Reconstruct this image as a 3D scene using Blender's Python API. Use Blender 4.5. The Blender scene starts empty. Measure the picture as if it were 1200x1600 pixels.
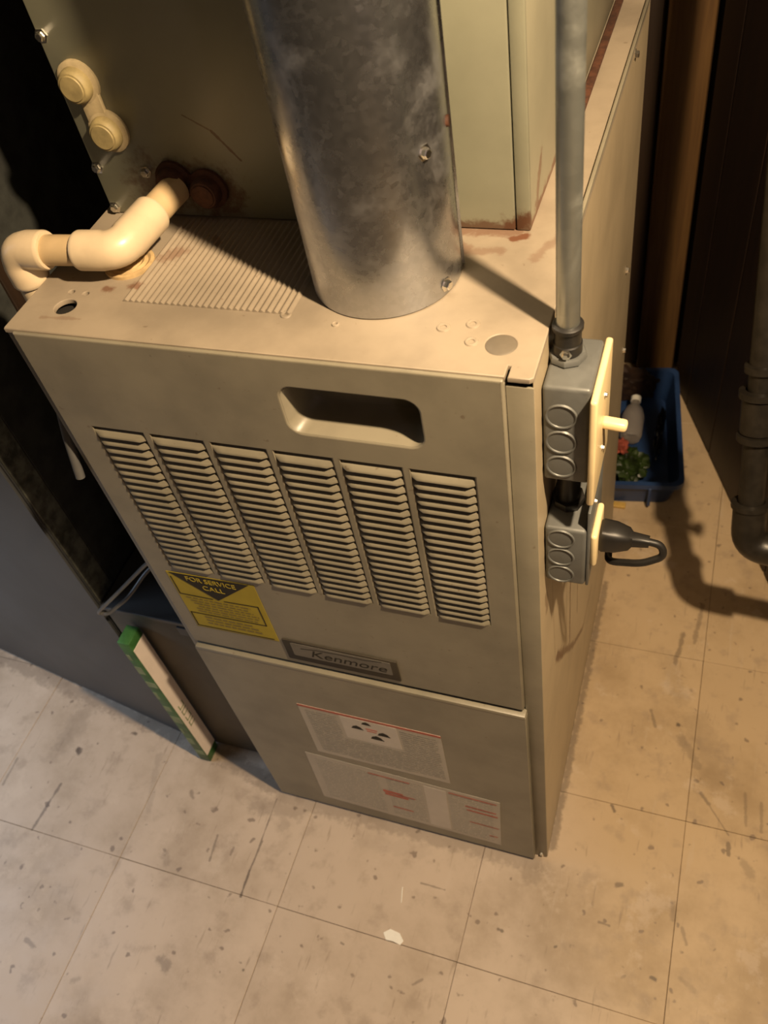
import bpy, bmesh, math, random
from mathutils import Vector, Matrix, noise
random.seed(7)
S = bpy.context.scene
COL = S.collection
PI = math.pi

# ------------------------------------------------------------------ camera
F = 1370.0
R = ((0.9405958, 0.14280583, -0.30803577),
     (0.30434665, -0.75679056, 0.57848178),
     (-0.15050799, -0.63786719, -0.7552965))
cam_d = bpy.data.cameras.new('camera')
cam = bpy.data.objects.new('camera', cam_d)
COL.objects.link(cam)
m = Matrix.Identity(4)
for i in range(3):
    m[i][0] = R[i][0]; m[i][1] = -R[i][1]; m[i][2] = -R[i][2]
m[0][3], m[1][3], m[2][3] = 0.10705544, -0.4700426, 1.45
cam.matrix_world = m
cam_d.sensor_fit = 'VERTICAL'
cam_d.sensor_height = 24.0
cam_d.lens = F * 24.0 / 1600.0
cam_d.clip_start = 0.02
S.camera = cam
cam_d.dof.use_dof = True
cam_d.dof.focus_distance = 0.85
cam_d.dof.aperture_fstop = 6.0

# ------------------------------------------------------------------ light
S.view_settings.view_transform = 'Standard'
S.view_settings.look = 'None'
S.view_settings.exposure = 0.0
S.view_settings.gamma = 1.0
S.view_settings.use_curve_mapping = False
W = bpy.data.worlds.new('world'); S.world = W; W.use_nodes = True
W.node_tree.nodes['Background'].inputs[0].default_value = (0.9, 0.85, 0.8, 1)
W.node_tree.nodes['Background'].inputs[1].default_value = 0.0

def point(name, loc, power, col, r):
    l = bpy.data.lights.new(name, 'POINT'); l.energy = power; l.color = col; l.shadow_soft_size = r
    o = bpy.data.objects.new(name, l); o.location = loc; COL.objects.link(o); return o

def area(name, loc, target, power, col, sx, sy):
    l = bpy.data.lights.new(name, 'AREA'); l.energy = power; l.color = col
    l.shape = 'RECTANGLE'; l.size = sx; l.size_y = sy
    o = bpy.data.objects.new(name, l); o.location = loc
    d = Vector(target) - Vector(loc); o.rotation_euler = d.to_track_quat('-Z', 'Y').to_euler()
    COL.objects.link(o); return o

point('bare_bulb_light', (0.41, -0.235, 1.78), 118.0, (1.0, 0.74, 0.46), 0.022)
area('cool_floor_fill', (-1.42, -0.36, 0.85), (-1.42, -0.3599, 0.0), 6.5, (0.62, 0.78, 1.0), 0.5, 0.5)  # unseen panel facing down, added to cool the left floor only
area('cool_flue_fill', (-1.75, -0.35, 1.50), (-0.15, 0.1, 1.2), 1.0, (0.70, 0.80, 1.0), 0.15, 0.8)  # unseen strip added for the bluish edge reflected in the flue
area('pink_flue_fill', (1.0, -1.10, 1.55), (-0.15, 0.1, 1.1), 0.7, (1.0, 0.72, 0.78), 0.08, 1.0)  # unseen tall strip added for the pink streak on the flue

# ------------------------------------------------------------------ materials
def new_mat(name):
    mt = bpy.data.materials.new(name); mt.use_nodes = True
    nt = mt.node_tree; b = nt.nodes['Principled BSDF']
    return mt, nt, b

def mix(nt, fac, a, b_, mode='MIX'):
    n = nt.nodes.new('ShaderNodeMix'); n.data_type = 'RGBA'; n.blend_type = mode
    for sock, v in ((n.inputs[0], fac), (n.inputs[6], a), (n.inputs[7], b_)):
        if hasattr(v, 'links'): nt.links.new(v, sock)
        elif isinstance(v, (int, float)): sock.default_value = v
        else: sock.default_value = (*v, 1) if len(v) == 3 else v
    return n.outputs[2]

def mth(nt, op, *args, clamp=False):
    n = nt.nodes.new('ShaderNodeMath'); n.operation = op; n.use_clamp = clamp
    for i, v in enumerate(args):
        if hasattr(v, 'links'): nt.links.new(v, n.inputs[i])
        else: n.inputs[i].default_value = v
    return n.outputs[0]

def noise_n(nt, scale, detail=3, rough=0.5, vec=None, dist=0.0):
    n = nt.nodes.new('ShaderNodeTexNoise'); n.inputs['Scale'].default_value = scale
    n.inputs['Detail'].default_value = detail; n.inputs['Roughness'].default_value = rough
    n.inputs['Distortion'].default_value = dist
    if vec is not None: nt.links.new(vec, n.inputs['Vector'])
    return n.outputs['Fac']

def ramp(nt, v, a, b_):
    n = nt.nodes.new('ShaderNodeMapRange'); n.interpolation_type = 'SMOOTHSTEP'
    nt.links.new(v, n.inputs[0]); n.inputs[1].default_value = a; n.inputs[2].default_value = b_
    return n.outputs[0]

def world_pos(nt):
    return nt.nodes.new('ShaderNodeNewGeometry').outputs['Position']

def bump(nt, b, h, strength, dist=0.001):
    n = nt.nodes.new('ShaderNodeBump'); n.inputs['Strength'].default_value = strength
    n.inputs['Distance'].default_value = dist
    nt.links.new(h, n.inputs['Height']); nt.links.new(n.outputs[0], b.inputs['Normal'])

def simple(name, col, rough=0.5, metal=0.0, var=0.12, scale=30, bstr=0.0, bscale=200):
    mt, nt, b = new_mat(name)
    p = world_pos(nt)
    f = noise_n(nt, scale, 4, 0.6, p)
    dark = tuple(c * (1 - var) for c in col); light = tuple(min(1, c * (1 + var)) for c in col)
    c = mix(nt, ramp(nt, f, 0.3, 0.7), dark, light)
    nt.links.new(c, b.inputs['Base Color'])
    b.inputs['Roughness'].default_value = rough; b.inputs['Metallic'].default_value = metal
    if bstr: bump(nt, b, noise_n(nt, bscale, 3, 0.6, p), bstr)
    return mt

def segment_mask(nt, x, y, seg, wob):
    """soft stroke around the segment a-b in the xy plane (shared x,y outputs)"""
    ax, ay, bx, by, w, s = seg
    dx, dy = bx - ax, by - ay; L2 = dx * dx + dy * dy + 1e-9
    px = mth(nt, 'SUBTRACT', x, ax); py = mth(nt, 'SUBTRACT', y, ay)
    t = mth(nt, 'ADD', mth(nt, 'MULTIPLY', px, dx / L2), mth(nt, 'MULTIPLY', py, dy / L2), clamp=True)
    ex = mth(nt, 'SUBTRACT', px, mth(nt, 'MULTIPLY', t, dx)); ey = mth(nt, 'SUBTRACT', py, mth(nt, 'MULTIPLY', t, dy))
    d = mth(nt, 'SQRT', mth(nt, 'ADD', mth(nt, 'MULTIPLY', ex, ex), mth(nt, 'MULTIPLY', ey, ey)))
    d = mth(nt, 'ADD', d, mth(nt, 'MULTIPLY', wob, w * 1.6))
    n = nt.nodes.new('ShaderNodeMapRange'); n.interpolation_type = 'SMOOTHSTEP'
    nt.links.new(d, n.inputs[0]); n.inputs[1].default_value = w * 0.75; n.inputs[2].default_value = w * 0.2
    n.inputs[3].default_value = 0; n.inputs[4].default_value = s
    return n.outputs[0]

def paint(name, col, specks=True, dirt=0.25, rough=0.38, marks=(), mark_axes=(0, 2), mark_col=(0.10, 0.03, 0.01)):
    mt, nt, b = new_mat(name)
    p = world_pos(nt)
    c = mix(nt, ramp(nt, noise_n(nt, 9, 5, 0.6, p), 0.35, 0.75), tuple(x * (1 + 0.05) for x in col), tuple(x * (1 - dirt) for x in col))
    if specks:
        c = mix(nt, mth(nt, 'MULTIPLY', ramp(nt, noise_n(nt, 120, 2, 0.5, p), 0.70, 0.78), 0.55), c, (0.12, 0.08, 0.05))
    if marks:
        sp = nt.nodes.new('ShaderNodeSeparateXYZ'); nt.links.new(p, sp.inputs[0])
        wob = mth(nt, 'SUBTRACT', noise_n(nt, 90, 4, 0.65, p), 0.5)
        acc = None
        for sg in marks:
            k = segment_mask(nt, sp.outputs[mark_axes[0]], sp.outputs[mark_axes[1]], sg, wob)
            acc = k if acc is None else mth(nt, 'MAXIMUM', acc, k)
        c = mix(nt, acc, c, mark_col)
    nt.links.new(c, b.inputs['Base Color'])
    b.inputs['Roughness'].default_value = rough
    bump(nt, b, noise_n(nt, 350, 2, 0.5, p), 0.12, 0.0004)
    return mt

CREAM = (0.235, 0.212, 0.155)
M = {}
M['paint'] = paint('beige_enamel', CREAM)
M['top'] = paint('beige_enamel_dirty_top', (0.315, 0.262, 0.195), dirt=0.3, rough=0.52, mark_col=(0.13, 0.045, 0.018),
    marks=[(-0.11, 0.180, -0.05, 0.184, 0.012, 0.6), (-0.052, 0.172, -0.044, 0.178, 0.008, 0.9), (-0.085, 0.15, -0.06, 0.155, 0.010, 0.4),
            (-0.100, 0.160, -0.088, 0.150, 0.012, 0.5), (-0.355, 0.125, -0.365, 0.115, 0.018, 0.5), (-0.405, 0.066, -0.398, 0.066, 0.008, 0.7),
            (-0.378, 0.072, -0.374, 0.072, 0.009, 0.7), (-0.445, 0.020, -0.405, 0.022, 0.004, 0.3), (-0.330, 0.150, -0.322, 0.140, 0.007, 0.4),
            (-0.030, 0.145, -0.010, 0.19, 0.009, 0.35)], mark_axes=(0, 1))
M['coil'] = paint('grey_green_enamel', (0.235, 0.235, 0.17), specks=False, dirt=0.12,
    marks=[(-0.14, 1.020, -0.045, 1.020, 0.012, 0.8), (-0.058, 1.022, -0.046, 1.026, 0.018, 0.95), (-0.40, 1.052, -0.33, 1.040, 0.045, 0.8),
            (-0.345, 1.06, -0.325, 1.02, 0.03, 0.5), (-0.346, 1.118, -0.322, 1.104, 0.0016, 0.7), (-0.322, 1.104, -0.301, 1.077, 0.0022, 0.9)], mark_axes=(0, 2), mark_col=(0.09, 0.035, 0.015))
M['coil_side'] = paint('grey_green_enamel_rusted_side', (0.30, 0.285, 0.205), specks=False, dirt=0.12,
    marks=[(0.19, 1.02, 0.42, 1.02, 0.012, 0.8), (0.21, 1.03, 0.23, 1.06, 0.012, 0.6)],
    mark_axes=(1, 2), mark_col=(0.13, 0.035, 0.015))
M['side'] = paint('beige_enamel_lit_side', (0.44, 0.36, 0.235), specks=False, dirt=0.15,  # same enamel as the front, lightened to paint in the light here
    marks=[(0.172, 0.70, 0.178, 0.37, 0.007, 0.9), (0.150, 0.70, 0.150, 0.42, 0.004, 0.5), (0.225, 0.60, 0.238, 0.36, 0.006, 0.6), (0.060, 0.70, 0.075, 0.50, 0.004, 0.35),  # dark streaks and a U-shaped mark below the boxes
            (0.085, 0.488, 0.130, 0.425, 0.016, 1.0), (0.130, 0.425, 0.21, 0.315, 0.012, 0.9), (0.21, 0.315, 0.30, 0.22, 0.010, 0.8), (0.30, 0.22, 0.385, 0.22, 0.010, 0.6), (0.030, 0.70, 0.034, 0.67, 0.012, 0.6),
            (0.03, 0.006, 0.60, 0.006, 0.012, 0.5)], mark_axes=(1, 2), mark_col=(0.10, 0.045, 0.02))

def galvanized(name, base=(0.50, 0.51, 0.52), rough=0.30, metal=0.92, spangle=45):
    mt, nt, b = new_mat(name)
    p = world_pos(nt)
    v = nt.nodes.new('ShaderNodeTexVoronoi'); v.inputs['Scale'].default_value = spangle; nt.links.new(p, v.inputs['Vector'])
    sx = nt.nodes.new('ShaderNodeSeparateXYZ'); nt.links.new(v.outputs['Color'], sx.inputs[0])
    c = mix(nt, sx.outputs[0], tuple(x * 0.94 for x in base), tuple(min(1, x * 1.06) for x in base))
    sm = ramp(nt, noise_n(nt, 14, 5, 0.65, p, 0.6), 0.45, 0.72)
    c = mix(nt, mth(nt, 'MULTIPLY', sm, 0.35), c, tuple(min(1, x * 1.25) for x in base))
    nt.links.new(c, b.inputs['Base Color'])
    rr = mth(nt, 'ADD', mth(nt, 'MULTIPLY', sm, 0.22), mth(nt, 'ADD', mth(nt, 'MULTIPLY', sx.outputs[1], 0.06), rough))
    nt.links.new(rr, b.inputs['Roughness']); b.inputs['Metallic'].default_value = metal
    bump(nt, b, noise_n(nt, 8, 2, 0.5, p), 0.12, 0.003)
    return mt
M['galv'] = galvanized('galvanised_flue_steel', (0.44, 0.455, 0.48), 0.22, 0.97, 220)
M['conduit'] = galvanized('zinc_conduit', (0.38, 0.40, 0.37), 0.30, 0.85, 120)
M['boxmetal'] = galvanized('grey_box_steel', (0.125, 0.130, 0.125), 0.42, 0.25, 90)
M['screw'] = simple('zinc_screw', (0.8, 0.78, 0.72), 0.22, 1.0, 0.05)
M['pvc'] = simple('yellowed_pvc', (0.60, 0.485, 0.325), 0.33, 0, 0.08, 25)
M['pvc2'] = simple('yellowed_pvc_pipe', (0.52, 0.385, 0.215), 0.38, 0, 0.08, 25)
M['pvcsleeve'] = simple('brown_stained_plastic', (0.50, 0.36, 0.18), 0.5, 0, 0.2, 60)
M['putty'] = simple('dirty_cream_plastic', (0.48, 0.39, 0.23), 0.6, 0, 0.15, 60, 0.3, 150)
M['puttydark'] = simple('olive_plastic_plug', (0.30, 0.24, 0.11), 0.6, 0, 0.2, 60)
M['rust'] = simple('rusty_brown', (0.07, 0.026, 0.012), 0.8, 0, 0.4, 80, 0.5, 200)
M['ivory'] = simple('ivory_plate_plastic', (0.80, 0.64, 0.36), 0.35, 0, 0.05, 40)
M['black'] = simple('black_rubber', (0.012, 0.011, 0.010), 0.45, 0, 0.2)
M['iron'] = simple('black_iron_pipe', (0.020, 0.017, 0.013), 0.38, 0.2, 0.3, 40, 0.25, 150)
M['void'] = simple('near_black_backing', (0.012, 0.010, 0.008), 0.8, 0, 0.2)
M['duct'] = simple('dull_grey_duct_steel', (0.060, 0.063, 0.066), 0.50, 0.1, 0.15, 5, 0.15, 40)
M['housing'] = simple('brown_grey_housing_steel', (0.085, 0.072, 0.052), 0.55, 0.1, 0.2, 8)
M['ductside'] = simple('dusty_lit_duct_side', (0.10, 0.105, 0.085), 0.8, 0, 0.6, 45, 0.8, 60)
M['ductshade'] = simple('shade_dark_duct_side', (0.030, 0.032, 0.028), 0.8, 0, 0.35, 30)  # near-black tone holds the shade on the duct side
M['plug'] = simple('grey_hole_plug', (0.17, 0.145, 0.11), 0.5, 0.2, 0.1)
M['green'] = simple('green_printed_card', (0.035, 0.12, 0.028), 0.45, 0, 0.3, 40)
M['greendark'] = None
M['card'] = simple('white_card', (0.80, 0.70, 0.62), 0.6, 0, 0.04)
M['gprint'] = simple('faded_green_print', (0.22, 0.27, 0.14), 0.6, 0, 0.2)
M['yellow'] = simple('yellow_sticker_vinyl', (0.40, 0.31, 0.014), 0.6, 0, 0.06)
M['ink'] = simple('black_ink', (0.016, 0.012, 0.006), 0.85, 0, 0.1)
M['inkfaint'] = simple('faint_brown_ink', (0.19, 0.145, 0.02), 0.5, 0, 0.1)
M['sticker'] = simple('silver_grey_sticker', (0.46, 0.42, 0.35), 0.42, 0, 0.04)
M['sticker2'] = simple('pale_sticker_panel', (0.58, 0.53, 0.46), 0.42, 0, 0.04)
M['redink'] = simple('red_ink', (0.42, 0.085, 0.05), 0.45, 0, 0.12)
M['greyink'] = simple('grey_small_print', (0.29, 0.265, 0.22), 0.5, 0, 0.15, 150)
M['badge'] = simple('silver_badge_face', (0.15, 0.138, 0.115), 0.55, 0.1, 0.1)
M['badgeframe'] = simple('dark_brown_badge_border', (0.040, 0.031, 0.019), 0.75, 0, 0.1)
M['blue'] = simple('blue_bin_plastic', (0.018, 0.045, 0.13), 0.45, 0, 0.2, 12)
M['greenbag'] = simple('dark_green_bag', (0.018, 0.032, 0.006), 0.4, 0, 0.6, 40)
M['darkbag'] = simple('black_plastic_bag', (0.010, 0.011, 0.013), 0.3, 0, 0.3, 20)
M['red'] = simple('red_wrapper', (0.30, 0.07, 0.045), 0.35, 0, 0.4, 60)
M['brownbag'] = simple('brown_paper_crumple', (0.025, 0.012, 0.006), 0.6, 0, 0.4, 30)
M['white'] = simple('off_white_paper', (0.80, 0.78, 0.70), 0.6, 0, 0.05)
M['woodchip'] = simple('yellow_wood', (0.52, 0.33, 0.08), 0.6, 0, 0.15, 60)
M['wire'] = simple('pale_grey_wire', (0.10, 0.10, 0.098), 0.35, 0, 0.1)
M['plaster'] = simple('dull_basement_plaster', (0.035, 0.03, 0.024), 0.9, 0, 0.2, 4)
M['ceilpaint'] = simple('ceiling_paint', (0.05, 0.043, 0.033), 0.9, 0, 0.1, 4)
M['grime'] = simple('grimy_grout', (0.14, 0.105, 0.07), 0.9, 0, 0.4, 40)

def wood(name, a, b_, rough=0.5, sc=(30, 30, 1.5)):
    mt, nt, b = new_mat(name)
    tc = nt.nodes.new('ShaderNodeTexCoord'); mp = nt.nodes.new('ShaderNodeMapping')
    nt.links.new(tc.outputs['Object'], mp.inputs[0]); mp.inputs['Scale'].default_value = sc
    f = noise_n(nt, 3, 5, 0.6, mp.outputs[0], 0.8)
    nt.links.new(mix(nt, ramp(nt, f, 0.3, 0.7), a, b_), b.inputs['Base Color'])
    b.inputs['Roughness'].default_value = rough
    bump(nt, b, f, 0.15)
    return mt
M['doorwood'] = wood('dark_brown_panelling', (0.010, 0.0045, 0.0022), (0.020, 0.009, 0.0045), 0.55)
M['postwood'] = wood('brown_pine_trim', (0.085, 0.042, 0.013), (0.125, 0.066, 0.020), 0.55)
M['wallwood'] = wood('dark_wall_panelling', (0.018, 0.009, 0.004), (0.035, 0.018, 0.008), 0.6)

M['glass'] = bpy.data.materials.new('clear_bottle_plastic'); M['glass'].use_nodes = True
_b = M['glass'].node_tree.nodes['Principled BSDF']
_b.inputs['Transmission Weight'].default_value = 0.75; _b.inputs['Roughness'].default_value = 0.15
_b.inputs['Base Color'].default_value = (0.6, 0.55, 0.5, 1); _b.inputs['IOR'].default_value = 1.3

STAINS_AND_SHADE = [(-0.470, -0.020, -0.466, -0.185, 0.0020, 0.8), (-0.72, 0.0, -0.69, -0.10, 0.012, 0.2), (-0.30, -0.05, -0.20, -0.04, 0.03, 0.12), (0.20, 0.29, 0.24, 0.20, 0.05, 0.18), (0.14, 0.40, 0.17, 0.33, 0.03, 0.15), (-0.50, -0.04, -0.42, -0.03, 0.03, 0.35), (-0.879, -0.096, -0.886, -0.184, 0.0052, 0.7), (-0.883, -0.026, -0.877, -0.032, 0.0093, 0.9), (-0.993, -0.073, -0.991, -0.125, 0.0041, 0.5), (-0.547, -0.106, -0.542, -0.149, 0.0036, 0.6), (-0.466, -0.095, -0.468, -0.145, 0.0029, 0.7), (-0.468, -0.145, -0.466, -0.187, 0.0035, 0.9), (-0.789, 0.03, -0.786, 0.029, 0.0065, 0.9), (-0.625, -0.16, -0.616, -0.169, 0.0145, 0.25), (-0.552, -0.311, -0.541, -0.317, 0.0164, 0.5), (-0.79, -0.347, -0.773, -0.352, 0.0075, 0.5), (-0.629, -0.046, -0.62, -0.056, 0.0061, 0.5), (-0.681, -0.379, -0.672, -0.374, 0.0084, 0.3), (-0.417, -0.287, -0.416, -0.287, 0.0034, 0.8), (-0.51, -0.118, -0.511, -0.13, 0.0035, 0.5), (0.17, 0.28, 0.171, 0.28, 0.0072, 1), (0.179, 0.255, 0.209, 0.215, 0.0166, 0.4), (0.124, 0.297, 0.134, 0.268, 0.0048, 0.5), (0.218, 0.167, 0.231, 0.152, 0.0058, 0.6), (0.231, 0.152, 0.265, 0.109, 0.0023, 0.5), (0.265, 0.096, 0.267, 0.079, 0.0057, 0.7), (0.29, 0.07, 0.3, 0.053, 0.0136, 0.35), (0.111, -0.011, 0.118, -0.009, 0.0067, 0.7), (-0.051, -0.123, -0.045, -0.124, 0.0044, 0.8), (0.176, -0.127, 0.182, -0.128, 0.0054, 0.9), (0.036, -0.124, 0.038, -0.123, 0.0033, 0.8), (-0.185, -0.089, -0.146, -0.089, 0.0028, 0.6), (0.093, -0.072, 0.108, -0.073, 0.0033, 0.6), (0.211, -0.048, 0.219, -0.069, 0.0055, 0.45), (0.195, -0.015, 0.197, -0.038, 0.0078, 0.35), (-0.156, -0.233, -0.144, -0.222, 0.0033, 0.5), (0.084, 0.112, 0.09, 0.103, 0.0046, 0.8), (0.188, 0.536, 0.181, 0.449, 0.0077, 0.5), (0.161, 0.465, 0.153, 0.401, 0.0076, 0.6), (-0.45, -0.046, -0.438, -0.06, 0.0188, 0.25), (0.216, -0.118, 0.236, -0.128, 0.0076, 0.3), (-0.281, -0.208, -0.276, -0.209, 0.0028, 0.6), (-0.918, -0.021, -0.91, 0.063, 0.0401, 0.2), (-1.067, 0.115, -0.952, 0.082, 0.0228, 0.5), (0.285, 0.184, 0.289, 0.131, 0.0047, 0.4), (0.31, 0.174, 0.312, 0.127, 0.0047, 0.4),
          (-0.46, -0.012, -0.02, -0.012, 0.030, 0.40), (-1.20, 0.12, -0.70, 0.045, 0.030, 0.45), (-0.60, 0.03, -0.48, 0.0, 0.030, 0.5), (0.004, 0.02, 0.006, 0.55, 0.012, 0.65), (-0.028, -0.022, -0.020, -0.030, 0.030, 0.3)]  # floor dirt, plus a shadow line painted along the furnace side base

def tile_material():
    mt, nt, b = new_mat('worn_vinyl_tile')
    p = world_pos(nt)
    sp = nt.nodes.new('ShaderNodeSeparateXYZ'); nt.links.new(p, sp.inputs[0])
    oi = nt.nodes.new('ShaderNodeObjectInfo')
    base = mix(nt, oi.outputs['Random'], (0.50, 0.405, 0.315), (0.54, 0.44, 0.345))
    # cloudy yellowing and grey wear
    base = mix(nt, mth(nt, 'MULTIPLY', ramp(nt, noise_n(nt, 4, 6, 0.65, p), 0.42, 0.70), 0.75), base, (0.31, 0.235, 0.16))
    # warm light on the right-hand floor, painted in as a yellow tint
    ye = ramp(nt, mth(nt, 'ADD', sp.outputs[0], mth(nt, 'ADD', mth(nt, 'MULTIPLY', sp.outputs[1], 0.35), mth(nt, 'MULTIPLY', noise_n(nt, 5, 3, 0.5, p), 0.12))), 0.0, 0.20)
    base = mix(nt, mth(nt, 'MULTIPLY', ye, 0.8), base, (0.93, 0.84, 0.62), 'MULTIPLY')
    # diagonal streaky marbling running along the tile
    mp = nt.nodes.new('ShaderNodeMapping'); nt.links.new(p, mp.inputs[0]); mp.inputs['Scale'].default_value = (60, 7, 1)
    mp.inputs['Rotation'].default_value = (0, 0, 0.08)
    st = noise_n(nt, 1.0, 4, 0.6, mp.outputs[0])
    base = mix(nt, mth(nt, 'MULTIPLY', ramp(nt, st, 0.60, 0.80), 0.30), base, (0.53, 0.46, 0.38))
    mp2 = nt.nodes.new('ShaderNodeMapping'); nt.links.new(p, mp2.inputs[0]); mp2.inputs['Scale'].default_value = (110, 14, 1)
    mp2.inputs['Location'].default_value = (3, 7, 0)
    st2 = noise_n(nt, 1.0, 3, 0.6, mp2.outputs[0])
    base = mix(nt, mth(nt, 'MULTIPLY', ramp(nt, st2, 0.62, 0.76), 0.5), base, (0.22, 0.16, 0.11))
    # small dark specks
    sk = ramp(nt, noise_n(nt, 55, 2, 0.4, p), 0.68, 0.74)
    base = mix(nt, mth(nt, 'MULTIPLY', sk, 0.65), base, (0.14, 0.10, 0.075))
    base = mix(nt, mth(nt, 'MULTIPLY', ramp(nt, noise_n(nt, 22, 4, 0.6, p), 0.52, 0.72), 0.42), base, (0.27, 0.205, 0.15))
    base = mix(nt, mth(nt, 'MULTIPLY', ramp(nt, noise_n(nt, 9, 6, 0.7, p), 0.56, 0.66), 0.30), base, (0.62, 0.52, 0.42))
    wob = mth(nt, 'SUBTRACT', noise_n(nt, 70, 4, 0.65, p), 0.5)
    acc = None
    for sg in STAINS_AND_SHADE:
        k = segment_mask(nt, sp.outputs[0], sp.outputs[1], sg, wob)
        acc = k if acc is None else mth(nt, 'MAXIMUM', acc, k)
    base = mix(nt, mth(nt, 'MULTIPLY', acc, 0.85), base, (0.085, 0.062, 0.045))
    nt.links.new(base, b.inputs['Base Color'])
    r = mth(nt, 'ADD', mth(nt, 'MULTIPLY', noise_n(nt, 18, 3, 0.5, p), 0.25), 0.40)
    nt.links.new(r, b.inputs['Roughness'])
    bump(nt, b, noise_n(nt, 25, 4, 0.6, p), 0.25, 0.0015)
    return mt
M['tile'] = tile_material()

# ------------------------------------------------------------------ mesh helpers
def link(name, me, mt, parent=None, loc=None):
    o = bpy.data.objects.new(name, me); COL.objects.link(o)
    if mt is not None and not me.materials: me.materials.append(mt)
    if parent is not None: o.parent = parent; o.matrix_parent_inverse = parent.matrix_world.inverted() if False else Matrix.Identity(4)
    if loc is not None: o.location = loc
    return o

def finish(bm, name, smooth=True, angle=35):
    me = bpy.data.meshes.new(name); bm.to_mesh(me); bm.free()
    if smooth:
        for pl in me.polygons: pl.use_smooth = True
        me.set_sharp_from_angle(angle=math.radians(angle))
    return me

def add_box(bm, lo, hi, bev=0.0, seg=2, rot=None, piv=None):
    g = bmesh.ops.create_cube(bm, size=1)
    vs = g['verts']
    for v in vs:
        v.co = Vector([lo[i] + (v.co[i] + 0.5) * (hi[i] - lo[i]) for i in range(3)])
    if bev:
        es = list({e for v in vs for e in v.link_edges})
        g = bmesh.ops.bevel(bm, geom=es, offset=bev, segments=seg, affect='EDGES', profile=0.5)
        vs = list({v for f in g['faces'] for v in f.verts} | {v for v in vs if v.is_valid})
    if rot is not None:
        bmesh.ops.rotate(bm, verts=vs, cent=piv or (0, 0, 0), matrix=rot)
    return vs

def box(name, lo, hi, mt, parent=None, bev=0.0, seg=2, rot=None, piv=None):
    bm = bmesh.new(); add_box(bm, lo, hi, bev, seg, rot, piv)
    return link(name, finish(bm, name), mt, parent)

def add_lathe(bm, prof, origin, axis='Z', n=32, direction=None):
    """prof: list of (radius, height) ; axis vector = direction"""
    d = Vector(direction) if direction is not None else Vector({'X': (1, 0, 0), 'Y': (0, 1, 0), 'Z': (0, 0, 1)}[axis])
    q = Vector((0, 0, 1)).rotation_difference(d.normalized())
    rings = []
    for r, h in prof:
        if r <= 1e-6:
            rings.append([bm.verts.new(Vector(origin) + q @ Vector((0, 0, h)))])
        else:
            rings.append([bm.verts.new(Vector(origin) + q @ Vector((r * math.cos(2 * PI * k / n), r * math.sin(2 * PI * k / n), h))) for k in range(n)])
    for a, b_ in zip(rings, rings[1:]):
        for k in range(n):
            k2 = (k + 1) % n
            if len(a) == 1 and len(b_) == 1: continue
            if len(a) == 1: bm.faces.new((a[0], b_[k], b_[k2]))
            elif len(b_) == 1: bm.faces.new((a[k], a[k2], b_[0]))
            else: bm.faces.new((a[k], a[k2], b_[k2], b_[k]))

def lathe(name, prof, origin, mt, parent=None, axis='Z', n=32, direction=None, angle=35):
    bm = bmesh.new(); add_lathe(bm, prof, origin, axis, n, direction)
    bmesh.ops.recalc_face_normals(bm, faces=bm.faces)
    return link(name, finish(bm, name, angle=angle), mt, parent)

def fillet(pts, rad, n=6):
    pts = [Vector(p) for p in pts]; out = [pts[0]]
    for i in range(1, len(pts) - 1):
        a, b_, c = pts[i - 1], pts[i], pts[i + 1]
        u, v = (a - b_), (c - b_)
        r = min(rad, u.length * 0.49, v.length * 0.49); u.normalize(); v.normalize()
        p0, p1 = b_ + u * r, b_ + v * r
        for k in range(n + 1):
            t = k / n
            out.append((1 - t) ** 2 * p0 + 2 * t * (1 - t) * b_ + t * t * p1)
    out.append(pts[-1]); return out

def add_tube(bm, pts, r, n=16, cap=True):
    pts = [Vector(p) for p in pts]; rings = []; prev = None
    for i, p in enumerate(pts):
        t = (pts[min(i + 1, len(pts) - 1)] - pts[max(i - 1, 0)]).normalized()
        if prev is None:
            u = t.orthogonal().normalized()
        else:
            u = (prev - prev.dot(t) * t).normalized()
        prev = u; w = t.cross(u)
        rr = r[i] if isinstance(r, (list, tuple)) else r
        rings.append([bm.verts.new(p + rr * (math.cos(2 * PI * k / n) * u + math.sin(2 * PI * k / n) * w)) for k in range(n)])
    for a, b_ in zip(rings, rings[1:]):
        for k in range(n):
            bm.faces.new((a[k], a[(k + 1) % n], b_[(k + 1) % n], b_[k]))
    if cap:
        bm.faces.new(rings[0][::-1]); bm.faces.new(rings[-1])

def tube(name, pts, r, mt, parent=None, n=16, rad=0.0, cap=True):
    bm = bmesh.new()
    add_tube(bm, fillet(pts, rad) if rad else pts, r, n, cap)
    bmesh.ops.recalc_face_normals(bm, faces=bm.faces)
    return link(name, finish(bm, name), mt, parent)

def rrect(x0, z0, x1, z1, r, n=6):
    out = []
    for cx, cz, a0 in ((x1 - r, z1 - r, 0), (x0 + r, z1 - r, 90), (x0 + r, z0 + r, 180), (x1 - r, z0 + r, 270)):
        for k in range(n + 1):
            a = math.radians(a0 + 90 * k / n); out.append((cx + r * math.cos(a), cz + r * math.sin(a)))
    return out

def circ(x, y, r, n=24):
    return [(x + r * math.cos(2 * PI * k / n), y + r * math.sin(2 * PI * k / n)) for k in range(n)]

UP_XZ = Matrix.Rotation(PI / 2, 4, 'X')      # (u,v,w) -> (u,-w,v): panel facing -Y
UP_YZ = Matrix(((0, 0, 1, 0), (1, 0, 0, 0), (0, 1, 0, 0), (0, 0, 0, 1)))  # (u,v,w)->(w,u,v): panel facing +X

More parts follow.
